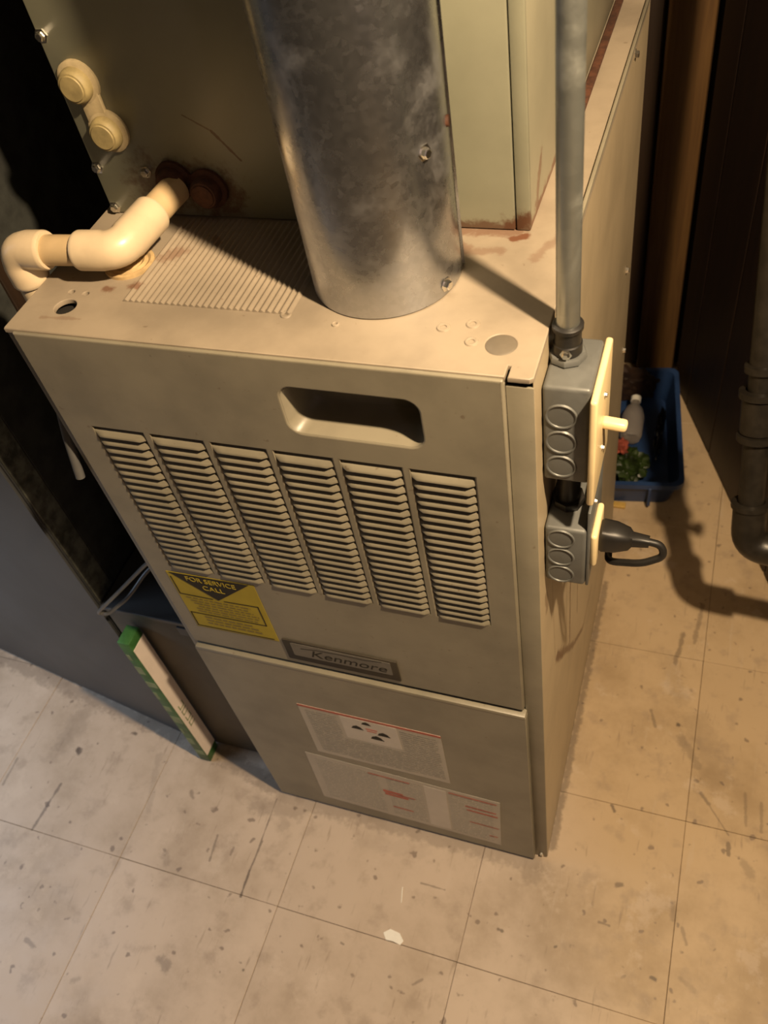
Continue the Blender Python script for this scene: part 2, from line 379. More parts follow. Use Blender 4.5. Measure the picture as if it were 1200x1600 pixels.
def plate_mesh(outer, holes, thick, bev=0.0):
    cu = bpy.data.curves.new('c', 'CURVE'); cu.dimensions = '2D'; cu.fill_mode = 'BOTH'
    for loop in [outer] + list(holes):
        sp = cu.splines.new('POLY'); sp.points.add(len(loop) - 1)
        for i, (x, y) in enumerate(loop): sp.points[i].co = (x, y, 0, 1)
        sp.use_cyclic_u = True
    cu.extrude = max(thick / 2 - bev, 0.00001); cu.bevel_depth = bev; cu.bevel_resolution = 2; cu.offset = -bev
    ob = bpy.data.objects.new('c', cu); COL.objects.link(ob)
    dg = bpy.context.evaluated_depsgraph_get(); dg.update()
    me = bpy.data.meshes.new_from_object(ob.evaluated_get(dg))
    bpy.data.objects.remove(ob); bpy.data.curves.remove(cu)
    return me

def plate(name, outer, holes, thick, mt, parent, place, at, bev=0.0):
    me = plate_mesh(outer, holes, thick, bev); me.name = name
    me.transform(Matrix.Translation(Vector(at)) @ place)
    for pl in me.polygons: pl.use_smooth = True
    me.set_sharp_from_angle(angle=math.radians(30))
    return link(name, me, mt, parent)

def text_mesh(body, size, thick, shear=0.0, spacing=1.0):
    cu = bpy.data.curves.new('t', 'FONT'); cu.body = body; cu.size = size; cu.extrude = thick / 2
    cu.shear = shear; cu.align_x = 'CENTER'; cu.align_y = 'CENTER'; cu.space_character = spacing
    ob = bpy.data.objects.new('t', cu); COL.objects.link(ob)
    dg = bpy.context.evaluated_depsgraph_get(); dg.update()
    me = bpy.data.meshes.new_from_object(ob.evaluated_get(dg))
    bpy.data.objects.remove(ob); bpy.data.curves.remove(cu)
    return me

def text(name, body, size, mt, parent, place, at, sx=1.0, shear=0.0, thick=0.0003, rotz=0.0, spacing=1.0):
    me = text_mesh(body, size, thick, shear, spacing); me.name = name
    me.transform(Matrix.Translation(Vector(at)) @ place @ Matrix.Rotation(rotz, 4, 'Z') @ Matrix.Diagonal((sx, 1, 1, 1)))
    return link(name, me, mt, parent)

def stuffed(o):
    o['kind'] = 'stuff'; return o

def strips(name, rects, y0, y1, mt, parent, rot=0.0, piv=(0, 0)):
    """flat printed bars on a -Y facing panel; rects (x0,z0,x1,z1)"""
    bm = bmesh.new()
    for x0, z0, x1, z1 in rects: add_box(bm, (x0, y0, z0), (x1, y1, z1))
    if rot: bmesh.ops.rotate(bm, verts=bm.verts, cent=(piv[0], 0, piv[1]), matrix=Matrix.Rotation(-rot, 3, 'Y'))
    return stuffed(link(name, finish(bm, name, False), mt, parent))

def thing(name, label, cat, group=None):
    o = bpy.data.objects.new(name, None); COL.objects.link(o); o.empty_display_size = 0.05
    o['label'] = label; o['category'] = cat
    if group: o['group'] = group
    return o

def tag(o, label, cat, group=None):
    o['label'] = label; o['category'] = cat
    if group: o['group'] = group
    return o

def struct(o):
    o['kind'] = 'structure'; return o

def set_origin(root, loc):
    """put the thing's empty at its base, keeping world-placed parts where they stand"""
    root.location = loc
    for c in root.children:
        c.location = c.location - Vector(loc)

_screw = None
def screw(parent, loc, d, r=0.0042, mt=None):
    global _screw
    if _screw is None:
        bm = bmesh.new()
        add_lathe(bm, [(0, -0.001), (1.5, -0.001), (1.5, 0.12), (1.0, 0.18), (0.9, 0.95), (0.75, 1.05), (0, 1.05)], (0, 0, 0), n=6)
        bmesh.ops.recalc_face_normals(bm, faces=bm.faces); _screw = finish(bm, 'screw', angle=30)
        _screw.materials.append(M['screw'])
    o = bpy.data.objects.new('screw', _screw); COL.objects.link(o); o.parent = parent
    o.rotation_mode = 'QUATERNION'; o.rotation_quaternion = Vector((0, 0, 1)).rotation_difference(Vector(d))
    o.scale = (r, r, r); o.location = loc
    return o

# ------------------------------------------------------------------ setting
floor = struct(box('floor', (-1.9, -2.2, -0.05), (1.5, 1.25, -0.0035), M['grime']))
_tile = None
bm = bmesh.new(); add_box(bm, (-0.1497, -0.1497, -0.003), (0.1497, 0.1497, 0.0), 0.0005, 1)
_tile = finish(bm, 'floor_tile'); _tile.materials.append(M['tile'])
for i in range(-6, 5):
    for j in range(-4, 5):
        o = bpy.data.objects.new('floor_tile', _tile); COL.objects.link(o); o.parent = floor
        o.location = (-0.1 + 0.3 * i + 0.15, -0.185 + 0.3 * j + 0.15, random.uniform(-0.0006, 0.0))
        o.rotation_euler = (random.uniform(-1, 1) * 0.0012, random.uniform(-1, 1) * 0.0012, random.uniform(-1, 1) * 0.0015)
struct(box('wall_left', (-1.95, -2.2, 0), (-1.9, 1.25, 2.4), M['plaster']))
struct(box('wall_right', (1.5, -2.2, 0), (1.55, 1.25, 2.4), M['plaster']))
struct(box('wall_front', (-1.9, -2.25, 0), (1.5, -2.2, 2.4), M['plaster']))
wb = struct(box('wall_back', (-1.9, 1.215, 0), (1.5, 1.25, 2.4), M['void']))
x = -1.9
while x < -0.03:
    x2 = min(x + 0.2, -0.02)
    box('wall_plank', (x + 0.002, 1.195, 0.0), (x2 - 0.002, 1.215, 2.4), M['wallwood'], wb, 0.003, 1)
    x += 0.2
x = 0.07
while x < 1.5:
    box('wall_plank', (x + 0.002, 1.195, 0.0), (min(x + 0.2, 1.5) - 0.002, 1.215, 2.4), M['wallwood'], wb, 0.003, 1)
    x += 0.2
struct(box('ceiling', (-1.95, -2.25, 2.4), (1.55, 1.25, 2.45), M['ceilpaint']))
struct(box('trim_1', (-0.018, 1.155, 0.0), (0.062, 1.195, 2.4), M['postwood'], None, 0.006, 2))
# open door leaf swung from the post, made of grooved boards
door = bpy.data.objects.new('door_1', None); COL.objects.link(door); door['kind'] = 'structure'
door.location = (0.072, 1.145, 0.006)
door.rotation_euler = (0, 0, math.atan2(-0.562, 0.238))
xs = [0.0, 0.088, 0.24, 0.40, 0.56, 0.70]
box('door_core', (0.0, 0.006, 0.0), (0.70, 0.030, 2.03), M['void'], door)
for a, b_ in zip(xs, xs[1:]):
    box('door_board', (a + 0.0015, -0.001, 0.0), (b_ - 0.0015, 0.006, 2.03), M['doorwood'], door, 0.002, 1)

# ------------------------------------------------------------------ furnace
H = 1.017
fu = thing('furnace', 'tall beige sheet metal gas furnace with six louvre columns and lower door', 'furnace')
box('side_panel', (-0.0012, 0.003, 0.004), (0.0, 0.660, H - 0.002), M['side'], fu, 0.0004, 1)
box('side_panel', (-0.4745, 0.003, 0.004), (-0.4733, 0.660, H - 0.002), M['paint'], fu, 0.0004, 1)
box('back_panel', (-0.4735, 0.656, 0.004), (-0.001, 0.660, H - 0.002), M['paint'], fu)
box('base_pan', (-0.4733, 0.004, 0.002), (-0.0012, 0.656, 0.014), M['paint'], fu, 0.002, 1)
box('corner_flange', (-0.0212, 0.0018, 0.004), (-0.0002, 0.0040, H - 0.010), M['paint'], fu, 0.0006, 2)
box('corner_flange', (-0.4743, 0.0030, 0.004), (-0.4600, 0.0048, H - 0.006), M['paint'], fu, 0.0006, 2)
box('shade_backing', (-0.470, 0.060, 0.016), (-0.004, 0.064, H - 0.010), M['void'], fu)  # near-black sheet paints the shaded cavity behind the louvres
# top panel with its holes
outer = [(-0.4735, 0.0008), (-0.0215, 0.0008), (-0.0215, 0.0135), (-0.0190, 0.0135), (-0.0190, 0.0005), (-0.0030, 0.0005), (0.0, 0.0030), (0.0, 0.660), (-0.4745, 0.660), (-0.4745, 0.003)]
holes = [circ(-0.430, 0.037, 0.0105), circ(-0.436, 0.058, 0.0030, 12), circ(-0.420, 0.057, 0.0030, 12),
         circ(-0.032, 0.036, 0.0122), circ(-0.148, 0.115, 0.058, 48)]
plate('top_panel', outer, holes, 0.005, M['top'], fu, Matrix.Identity(4), (0, 0, H - 0.0025), 0.0009)
box('top_panel_lining', (-0.47, 0.006, H - 0.012), (-0.165, 0.08, H - 0.009), M['void'], fu)
lathe('hole_plug', [(0, 0.0010), (0.0108, 0.0010), (0.0122, 0.0002), (0.0124, -0.003), (0, -0.003)], (-0.032, 0.036, H - 0.001), M['plug'], fu)
for dx, dy, r in ((-0.081, 0.050, 0.0052), (-0.059, 0.057, 0.0052), (-0.055, 0.036, 0.0050), (-0.217, 0.050, 0.0046), (-0.170, 0.043, 0.003)):
    lathe('screw_dimple', [(0, -0.0003), (r * 0.45, -0.0002), (r * 0.5, 0.0008), (r * 0.8, 0.0013), (r, 0.0010), (r * 1.15, -0.0002)], (dx, dy, H), M['top'], fu, n=16)
# ribbed panel: pressed ribs running front to back
bm = bmesh.new()
nr = 27; xa, xb = -0.377, -0.2125; p_ = (xb - xa) / nr
va, vb = [], []
K = 8
for i in range(nr * K + 1):
    x = xa + (xb - xa) * i / (nr * K)
    z = H + 0.0004 + 0.0021 * (0.5 - 0.5 * math.cos(2 * PI * i / K))
    va.append(bm.verts.new((x, 0.0505, z))); vb.append(bm.verts.new((x, 0.180, z)))
for i in range(nr * K): bm.faces.new((va[i], va[i + 1], vb[i + 1], vb[i]))
for vs, yy in ((va, 0.0500), (vb, 0.1805)):
    lo = [bm.verts.new((v.co.x, yy, H - 0.0005)) for v in vs]
    for i in range(nr * K): bm.faces.new((vs[i], lo[i], lo[i + 1], vs[i + 1]))
bmesh.ops.recalc_face_normals(bm, faces=bm.faces)
link('ribbed_panel', finish(bm, 'ribbed_panel', angle=60), M['top'], fu)
# raised rims along the right edge of the top
box('top_rim', (-0.0035, 0.190, H - 0.001), (0.0, 0.660, H + 0.0045), M['paint'], fu, 0.001, 2)
box('rusted_rim', (-0.0385, 0.330, H - 0.001), (-0.0300, 0.655, H + 0.003), M['rust'], fu, 0.001, 2)

# upper door
LX = [-0.4305 + 0.0646 * k for k in range(6)]; LW = 0.0565
ZT, ZB = 0.9055, 0.6790; NR = 21; PZ = (ZT - ZB) / NR
DXL, DXR = -0.4625, -0.0215
outer = rrect(DXL, 0.5035, DXR, H - 0.0003, 0.0015, 3)
hh = rrect(-0.2120, 0.9335, -0.0905, 0.9865, 0.013, 6)
holes = [hh] + [[(a, ZB), (a + LW, ZB), (a + LW, ZT), (a, ZT)] for a in LX]
ud = plate('upper_door', outer, holes, 0.0044, M['paint'], fu, UP_XZ, (0, -0.0018, 0), 0.0020)
box('door_edge', (DXR - 0.0022, -0.0005, 0.5045), (DXR, 0.016, H - 0.006), M['paint'], ud, 0.0006, 1)
box('door_edge', (DXL, -0.0005, 0.5045), (DXL + 0.0022, 0.014, H - 0.006), M['paint'], ud, 0.0006, 1)
# handle pocket
bm = bmesh.new()
loops = []
for ins, y in ((0.0, -0.0030), (0.0012, 0.0005), (0.0030, 0.012), (0.0050, 0.030), (0.0080, 0.034)):
    pts = rrect(-0.2120 + ins * 2, 0.9335 + ins, -0.0905 - ins * 0.3, 0.9865 + ins * 0.2, max(0.013 - ins * 0.3, 0.006), 6)
    loops.append([bm.verts.new((a, y, c)) for a, c in pts])
for A_, B_ in zip(loops, loops[1:]):
    n_ = len(A_)
    for k in range(n_): bm.faces.new((A_[k], A_[(k + 1) % n_], B_[(k + 1) % n_], B_[k]))
bm.faces.new(loops[-1])
bmesh.ops.recalc_face_normals(bm, faces=bm.faces)
for f in bm.faces: f.normal_flip()
link('handle_recess', finish(bm, 'handle_recess', angle=50), M['paint'], ud)
# louvre slats
bm = bmesh.new()
prof = []
for k in range(7):
    t = k / 6
    prof.append((0.0012 - 0.0078 * t ** 0.85, -0.0078 * t ** 1.35))
prof2 = prof + [(-0.0064, -0.0086), (-0.0054, -0.0085), (-0.0040, -0.0068), (0.0006, -0.0012)]
ends = []
NS = 10
for s in range(NS + 1):
    u = s / NS; xx = LW * u
    sh = min(1.0, math.sin(PI * u) * 3.2) ** 0.6 if 0 < u < 1 else 0.0
    ends.append([bm.verts.new((xx, (y if y > -0.0030 else -0.0030 + (y + 0.0030) * sh), z)) for y, z in prof2])
n_ = len(prof2)
for A_, B_ in zip(ends, ends[1:]):
    for k in range(n_): bm.faces.new((A_[k], A_[(k + 1) % n_], B_[(k + 1) % n_], B_[k]))
bm.faces.new(ends[0]); bm.faces.new(ends[-1])
bmesh.ops.recalc_face_normals(bm, faces=bm.faces)
lm = finish(bm, 'louver', angle=50); lm.materials.append(M['paint'])
for a in LX:
    for k in range(NR):
        o = bpy.data.objects.new('louver', lm); COL.objects.link(o); o.parent = ud
        o.location = (a, 0, ZT - 0.0023 - k * PZ)

# lower door
outer = rrect(DXL, 0.010, DXR + 0.0030, 0.4940, 0.0012, 3)
ld = plate('lower_door', outer, [], 0.0044, M['paint'], fu, UP_XZ, (0, -0.0065, 0), 0.0011)
box('door_lip', (DXL + 0.001, -0.0090, 0.4890), (DXR + 0.0025, 0.0100, 0.4970), M['paint'], ld, 0.0018, 2)
box('door_edge', (DXR + 0.0008, -0.0060, 0.011), (DXR + 0.0030, 0.0020, 0.491), M['paint'], ld, 0.0006, 1)
box('door_edge', (DXL, -0.0060, 0.011), (DXL + 0.0022, 0.0020, 0.491), M['paint'], ld, 0.0006, 1)
box('mid_rail', (-0.4600, 0.0100, 0.480), (-0.0200, 0.0135, 0.520), M['void'], fu)
screw(fu, (-0.009, 0.0025, 0.012), (0, -1, 0), 0.0035)
screw(fu, (0.0, 0.533, 1.010), (1, 0, 0), 0.0042)
screw(fu, (0.0, 0.591, 0.694), (1, 0, 0), 0.0042)
screw(fu, (0.0, 0.628, 0.520), (1, 0, 0), 0.0042)

# yellow service label
yl = plate('service_label', [(-0.442, 0.6665), (-0.3255, 0.6695), (-0.3250, 0.5505), (-0.4405, 0.5475)], [], 0.0004, M['yellow'], fu, UP_XZ, (0, -0.0043, 0))
yl['label'] = 'yellow service sticker with black triangle'
Y0 = -0.0048
plate('printed_triangle', [(-0.438, 0.6660), (-0.332, 0.6690), (-0.386, 0.6215)], [], 0.0002, M['ink'], yl, UP_XZ, (0, Y0, 0))
text('lettering', 'FOR SERVICE', 0.0125, M['yellow'], yl, UP_XZ, (-0.3850, Y0 - 0.0002, 0.6585), sx=0.92)
text('lettering', 'CALL', 0.0125, M['yellow'], yl, UP_XZ, (-0.3855, Y0 - 0.0002, 0.6440), sx=1.0)
def polyline(name, pts, w, mt, parent, y):
    bm = bmesh.new()
    for (a, b_), (c, d) in zip(pts, pts[1:]):
        L = math.hypot(c - a, d - b_); ang = math.atan2(d - b_, c - a)
        add_box(bm, (-w / 2, y - 0.0001, -w / 2), (L + w / 2, y + 0.0001, w / 2), rot=Matrix.Rotation(-ang, 3, 'Y'), piv=(0, 0, 0))
        bm.verts.ensure_lookup_table()
        bmesh.ops.translate(bm, verts=bm.verts[-8:], vec=(a, 0, b_))
    return link(name, finish(bm, name, False), mt, parent)
polyline('printed_border', [(-0.4385, 0.657), (-0.4385, 0.622), (-0.394, 0.622)], 0.0014, M['ink'], yl, Y0)
polyline('printed_border', [(-0.378, 0.622), (-0.333, 0.624), (-0.333, 0.5835), (-0.438, 0.5815), (-0.438, 0.5515), (-0.331, 0.5535)], 0.0014, M['ink'], yl, Y0)
rows = []
for k, (xa_, xb_) in enumerate(((-0.432, -0.345), (-0.428, -0.350), (-0.425, -0.344), (-0.420, -0.338), (-0.425, -0.340), (-0.425, -0.343))):
    z = 0.6155 - k * 0.0056; x = xa_
    while x < xb_:
        w = random.uniform(0.004, 0.012); rows.append((x, z, min(x + w, xb_), z + 0.0022)); x += w + 0.0022
for k in range(3):
    z = 0.5745 - k * 0.0068; x = -0.420
    while x < -0.352:
        w = random.uniform(0.005, 0.012); rows.append((x, z, x + w, z + 0.0032)); x += w + 0.0022
strips('small_print', rows, Y0 - 0.0001, Y0 + 0.0001, M['inkfaint'], yl)

# nameplate
nb = box('nameplate', (-0.3195, -0.0058, 0.5150), (-0.1705, -0.0038, 0.5600), M['badgeframe'], fu, 0.0008, 2)
nb['label'] = 'dark bordered silver nameplate'
plate('badge_face', rrect(-0.3090, 0.5275, -0.1790, 0.5560, 0.002, 3), [], 0.0004, M['badge'], nb, UP_XZ, (0, -0.0060, 0))
text('lettering', 'Kenmore', 0.0215, M['ink'], nb, UP_XZ, (-0.2360, -0.0063, 0.5385), sx=1.22, shear=0.25)
polyline('swoosh', [(-0.296, 0.5465), (-0.275, 0.5500), (-0.245, 0.5515), (-0.212, 0.5510), (-0.190, 0.5545)], 0.0011, M['ink'], nb, -0.0063)

# warning stickers on the lower door
YS = -0.0089
w1 = plate('warning_label', [(-0.339, 0.3915), (-0.1335, 0.3915), (-0.1350, 0.2390), (-0.3415, 0.2390)][::-1], [], 0.0004, M['sticker'], fu, UP_XZ, (0, YS, 0))
w1['label'] = 'pale warning sticker with a red strip along its top'
strips('red_strip', [(-0.339, 0.3855, -0.1335, 0.3915)], YS - 0.0004, YS - 0.0002, M['redink'], w1)
strips('blank_panel', [(-0.278, 0.318, -0.196, 0.384)], YS - 0.0004, YS - 0.0002, M['sticker2'], w1)
for o in w1.children: del o['kind']
rows = []
def para(x0, x1, z0, z1, step, h):
    z = z1
    while z > z0:
        x = x0
        while x < x1 - 0.003:
            w = random.uniform(0.006, 0.02); rows.append((x, z, min(x + w, x1), z + h)); x += w + 0.002
        z -= step
para(-0.330, -0.283, 0.250, 0.376, 0.0062, 0.0022)
para(-0.192, -0.140, 0.250, 0.376, 0.0062, 0.0022)
para(-0.283, -0.192, 0.246, 0.310, 0.0060, 0.0022)
strips('small_print', rows, YS - 0.0006, YS - 0.0004, M['greyink'], w1)
bl = []
for cx, cz, r in ((-0.240, 0.376, 0.0060), (-0.256, 0.358, 0.0075), (-0.218, 0.353, 0.0080), (-0.230, 0.337, 0.0085)):
    plate('printed_symbol', [(cx - r * 1.2, cz - r * 0.5), (cx + r * 1.2, cz - r * 0.5), (cx + r * 0.7, cz + r * 0.5), (cx, cz + r * 0.9), (cx - r * 0.8, cz + r * 0.4)], [], 0.0002, M['ink'], w1, UP_XZ, (0, YS - 0.0005, 0))
strips('red_print', [(-0.243, 0.3600, -0.226, 0.3625), (-0.242, 0.3540, -0.228, 0.3565)], YS - 0.0006, YS - 0.0004, M['redink'], w1)
ang = -0.039
w2 = plate('instruction_label', [(0, 0), (0.303, 0), (0.303, 0.176), (0, 0.176)], [], 0.0004, M['sticker'], fu, UP_XZ @ Matrix.Rotation(ang, 4, 'Z'), (-0.3735, YS - 0.0003, 0.0480))
w2['label'] = 'wide pale instruction sticker with red print, slightly tilted'
rows = []; para(0.014, 0.115, 0.012, 0.160, 0.0066, 0.0022); r1 = list(rows)
rows = []; para(0.128, 0.185, 0.012, 0.160, 0.0066, 0.0022); r2 = list(rows)
rows = []; para(0.225, 0.292, 0.012, 0.158, 0.0066, 0.0022); r3 = list(rows)
def wp(rects, nm, mt, dy):
    o = strips(nm, [(a - 0.3735, b_ + 0.0480, c - 0.3735, d + 0.0480) for a, b_, c, d in rects], YS - 0.0003 - dy - 0.0001, YS - 0.0003 - dy + 0.0001, mt, w2, rot=ang, piv=(-0.3735, 0.048))
    return o
wp([(0.188, 0.01, 0.222, 0.166)], 'blank_panel', M['sticker2'], 0.0004)
for o in w2.children: del o['kind']
wp(r1 + r2 + r3, 'small_print', M['greyink'], 0.0003)
wp([(0.118, 0.099, 0.150, 0.107), (0.120, 0.089, 0.158, 0.096), (0.145, 0.0985, 0.170, 0.1010), (0.128, 0.042, 0.162, 0.045),
    (0.100, 0.158, 0.166, 0.1605), (0.226, 0.163, 0.298, 0.166), (0.250, 0.128, 0.297, 0.131), (0.252, 0.114, 0.299, 0.118), (0.255, 0.068, 0.300, 0.070), (0.285, 0.030, 0.298, 0.032)], 'red_print', M['redink'], 0.0006)
# rusty collar where the flue leaves the top
lathe('vent_collar', [(0.058, -0.02), (0.0600, -0.02), (0.0600, 0.006), (0.058, 0.006)], (-0.148, 0.115, H), M['rust'], fu, n=48)

# ------------------------------------------------------------------ flue pipe
fl = thing('flue_pipe', 'round galvanised steel flue pipe rising from the furnace top', 'pipe')
lathe('pipe_section', [(0.0620, 0.0012), (0.0635, 0.0012), (0.0637, 0.62), (0.0637, 1.38), (0.0622, 1.38), (0.0620, 0.0012)], (-0.148, 0.115, H), M['galv'], fl, n=96)
# folded lengthwise seam at the right rear
bm = bmesh.new()
a0 = math.radians(18)
for k, (da, rr) in enumerate(((-0.06, 0.0637), (-0.05, 0.0655), (0.05, 0.0655), (0.06, 0.0637))): pass
vv = []
for z in (H + 0.002, H + 1.375):
    vv.append([bm.verts.new((-0.148 + rr * math.cos(a0 + da), 0.115 + rr * math.sin(a0 + da), z)) for da, rr in ((-0.07, 0.0632), (-0.06, 0.0654), (0.06, 0.0654), (0.07, 0.0632))])
for k in range(3): bm.faces.new((vv[0][k], vv[0][k + 1], vv[1][k + 1], vv[1][k]))
bmesh.ops.recalc_face_normals(bm, faces=bm.faces)
link('seam', finish(bm, 'seam'), M['galv'], fl)
for a, z in ((-22, H + 0.010), (-28, H + 0.125)):
    d = (math.cos(math.radians(a)), math.sin(math.radians(a)), 0)
    screw(fl, (-0.148 + 0.0635 * d[0], 0.115 + 0.0635 * d[1], z), d, 0.0042)
d = (math.cos(math.radians(5)), math.sin(math.radians(5)), 0)
lathe('rivet_hole', [(0, 0.002), (0.004, 0.002), (0.0045, -0.001)], (-0.148 + 0.0635 * d[0], 0.115 + 0.0635 * d[1], H + 0.130), M['rust'], fl, direction=d, n=12)

# ------------------------------------------------------------------ evaporator coil cabinet
ec = thing('coil_cabinet', 'tall grey-green sheet metal coil cabinet standing on the furnace top', 'cabinet')
CX0, CX1, CY = -0.4635, -0.0400, 0.1850
box('side_panel', (CX1 - 0.010, CY + 0.0012, H + 0.0004), (CX1, 0.652, 2.30), M['coil_side'], ec, 0.002, 2)
box('side_panel', (CX0, CY + 0.0012, H + 0.0004), (CX0 + 0.010, 0.652, 2.30), M['coil'], ec, 0.002, 2)
box('back_panel', (CX0 + 0.01, 0.640, H + 0.0004), (CX1 - 0.01, 0.652, 2.30), M['coil'], ec)
box('front_panel', (CX0 + 0.0005, CY - 0.001, H + 0.0012), (CX1 - 0.0135, CY + 0.010, 2.30), M['coil'], ec, 0.0012, 2)
box('corner_fold', (CX1 - 0.0125, CY - 0.0005, H + 0.0006), (CX1 - 0.0002, CY + 0.004, 2.30), M['coil'], ec, 0.0012, 2)
for x_, z_ in ((-0.4590, 1.187), (-0.4590, 1.066), (-0.4575, 1.024), (-0.406, 1.063)):
    screw(ec, (x_, CY - 0.001, z_), (0, -1, 0), 0.0042)
# spare drain port pair: cream plate with two plugged ports
def port(mt1, mt2, c1, c2, r, depth=0.014):
    bm = bmesh.new()
    add_lathe(bm, [(r * 1.28, 0), (r * 1.28, 0.0035), (r * 1.1, 0.005), (0, 0.005)], (c1[0], CY - 0.001, c1[1]), direction=(0, -1, 0), n=28)
    add_lathe(bm, [(r * 1.28, 0), (r * 1.28, 0.0035), (r * 1.1, 0.005), (0, 0.005)], (c2[0], CY - 0.001, c2[1]), direction=(0, -1, 0), n=28)
    mx, mz = (c1[0] + c2[0]) / 2, (c1[1] + c2[1]) / 2
    if abs(c1[0] - c2[0]) < abs(c1[1] - c2[1]): add_box(bm, (mx - r * 0.7, CY - 0.0055, mz - abs(c1[1] - c2[1]) / 2), (mx + r * 0.7, CY - 0.001, mz + abs(c1[1] - c2[1]) / 2), 0.001)
    else: add_box(bm, (mx - abs(c1[0] - c2[0]) / 2, CY - 0.0055, mz - r * 0.7), (mx + abs(c1[0] - c2[0]) / 2, CY - 0.001, mz + r * 0.7), 0.001)
    bmesh.ops.recalc_face_normals(bm, faces=bm.faces)
    pl = link('drain_port_plate', finish(bm, 'drain_port_plate'), mt1, ec)
    for c in (c1, c2):
        lathe('port_plug', [(0, depth * 0.98), (r * 0.70, depth * 0.94), (r * 0.74, depth * 0.86), (r * 0.84, depth * 0.84), (r * 0.95, depth * 0.70), (r * 1.0, depth * 0.3), (r, 0)], (c[0], CY - 0.004, c[1]), mt2, pl, direction=(0, -1, 0), n=28)
    return pl
q = port(M['putty'], M['puttydark'], (-0.4385, 1.1480), (-0.4270, 1.1040), 0.0155, 0.013); q['label'] = 'cream plate with two olive plugs'
q = port(M['rust'], M['rust'], (-0.3760, 1.0560), (-0.3420, 1.0490), 0.0150, 0.014); q['label'] = 'rust-brown drain port plate'

# ------------------------------------------------------------------ condensate pipe
dp = thing('condensate_pipe', 'yellowed plastic drain pipe with two elbows across the furnace top', 'pipe')
ZP = 1.047; R1, R2 = 0.0137, 0.0178
Pa = Vector((-0.372, 0.172, 1.053)); Pb = Vector((-0.386, 0.082, ZP)); Pc = Vector((-0.4925, 0.074, ZP)); Pd = Vector((-0.4925, 0.074, 0.90))
def lerp(a, b_, t): return a + (b_ - a) * t
tube('pipe', [Pa + Vector((0, 0.003, 0)), lerp(Pa, Pb, 0.5)], R1 * 1.02, M['pvc2'], dp, 28)
def elbow(a, c, b_, l1, l2):
    u = (a - c).normalized(); v = (b_ - c).normalized()
    pts = [c + u * l1, c + u * (l1 - 0.002)] + fillet([c + u * (l1 - 0.004), c, c + v * (l2 - 0.004)], 0.016, 8) + [c + v * (l2 - 0.002), c + v * l2]
    r = [R2 * 0.95, R2] + [R2] * (len(pts) - 4) + [R2, R2 * 0.95]
    n = len(pts)
    mid = [R2 if (i < 4 or i > n - 5) else R2 * 0.96 for i in range(n)]; mid[0] = mid[-1] = R2 * 0.94
    return tube('elbow', pts, mid, M['pvc'], dp, 32)
elbow(Pa, Pb, Pc, 0.056, 0.040)
elbow(Pb, Pc, Pd, 0.034, 0.034)
tube('pipe', [Pb + (Pc - Pb).normalized() * 0.030, Pc + (Pb - Pc).normalized() * 0.024], R1, M['pvc2'], dp, 28)
tube('pipe', [Pc + Vector((0, 0, -0.024)), Pd], R1 * 1.05, M['pvc'], dp, 28)
# ribbed grommet under the pipe
gr = bmesh.new()
add_lathe(gr, [(0.024, 0.0), (0.024, 0.003), (0.021, 0.0036), (0.018, 0.002), (0.015, 0.0036), (0.012, 0.002), (0.009, 0.0036), (0.006, 0.002), (0, 0.003)], (-0.398, 0.103, H), n=32)
bmesh.ops.recalc_face_normals(gr, faces=gr.faces)
tag(link('drain_grommet', finish(gr, 'drain_grommet'), M['pvcsleeve']), 'ribbed yellow-brown plastic disc on the furnace top under the drain elbow', 'grommet')

# ------------------------------------------------------------------ electrical boxes, conduit, plug
def knock_front(y, x0, x1, zs, parent):
    for z in zs:
        lathe('knockout', [(0, 0.0003), (0.0100, 0.0003), (0.0108, 0.0002), (0.0112, 0.0012), (0.0122, 0.0014), (0.0130, 0.0)], ((x0 + x1) / 2, y, z), M['boxmetal'], parent, direction=(0, -1, 0), n=28)
BY = 0.024
sb = thing('switch_box', 'grey steel switch box with ivory toggle cover on furnace side', 'electrical box')
box('box_body', (0.0008, BY, 0.884), (0.0385, 0.086, 0.9895), M['boxmetal'], sb, 0.0035, 3)
knock_front(BY, 0.0030, 0.0285, (0.9600, 0.9315, 0.9030), sb)
box('cover_plate', (0.0387, BY - 0.010, 0.868), (0.0445, 0.092, 0.9870), M['ivory'], sb, 0.0022, 3)
box('toggle', (0.0430, 0.050, 0.9240), (0.0640, 0.0600, 0.9330), M['ivory'], sb, 0.003, 3, rot=Matrix.Rotation(math.radians(6), 3, 'Y'), piv=(0.044, 0.055, 0.93))
for z in (0.9585, 0.8985): screw(sb, (0.0443, 0.055, z), (1, 0, 0), 0.0022)

ob_ = thing('outlet_box', 'grey steel outlet box mounted below the switch box', 'electrical box')
box('box_body', (0.0008, BY, 0.7365), (0.0385, 0.086, 0.8190), M['boxmetal'], ob_, 0.0035, 3)
knock_front(BY, 0.0030, 0.0285, (0.8050, 0.7780, 0.7510), ob_)
box('cover_frame', (0.0387, BY + 0.002, 0.7350), (0.0415, 0.098, 0.8440), M['boxmetal'], ob_, 0.001, 2)
box('receptacle_face', (0.0412, BY + 0.006, 0.7610), (0.0475, 0.074, 0.8060), M['ivory'], ob_, 0.003, 3)
screw(ob_, (0.0415, 0.050, 0.834), (1, 0, 0), 0.002)
np_ = thing('box_connector', 'black threaded connector joining the two electrical boxes', 'connector')
lathe('threaded_nipple', [(0, 0.0), (0.0105, 0.0), (0.0105, 0.0645), (0, 0.0645)], (0.0165, 0.058, 0.8192), M['black'], np_, n=20)
lathe('lock_nut', [(0.0105, 0), (0.0155, 0.0), (0.0165, 0.002), (0.0165, 0.008), (0.0155, 0.010), (0.0105, 0.010)], (0.0165, 0.058, 0.8700), M['black'], np_, n=8)
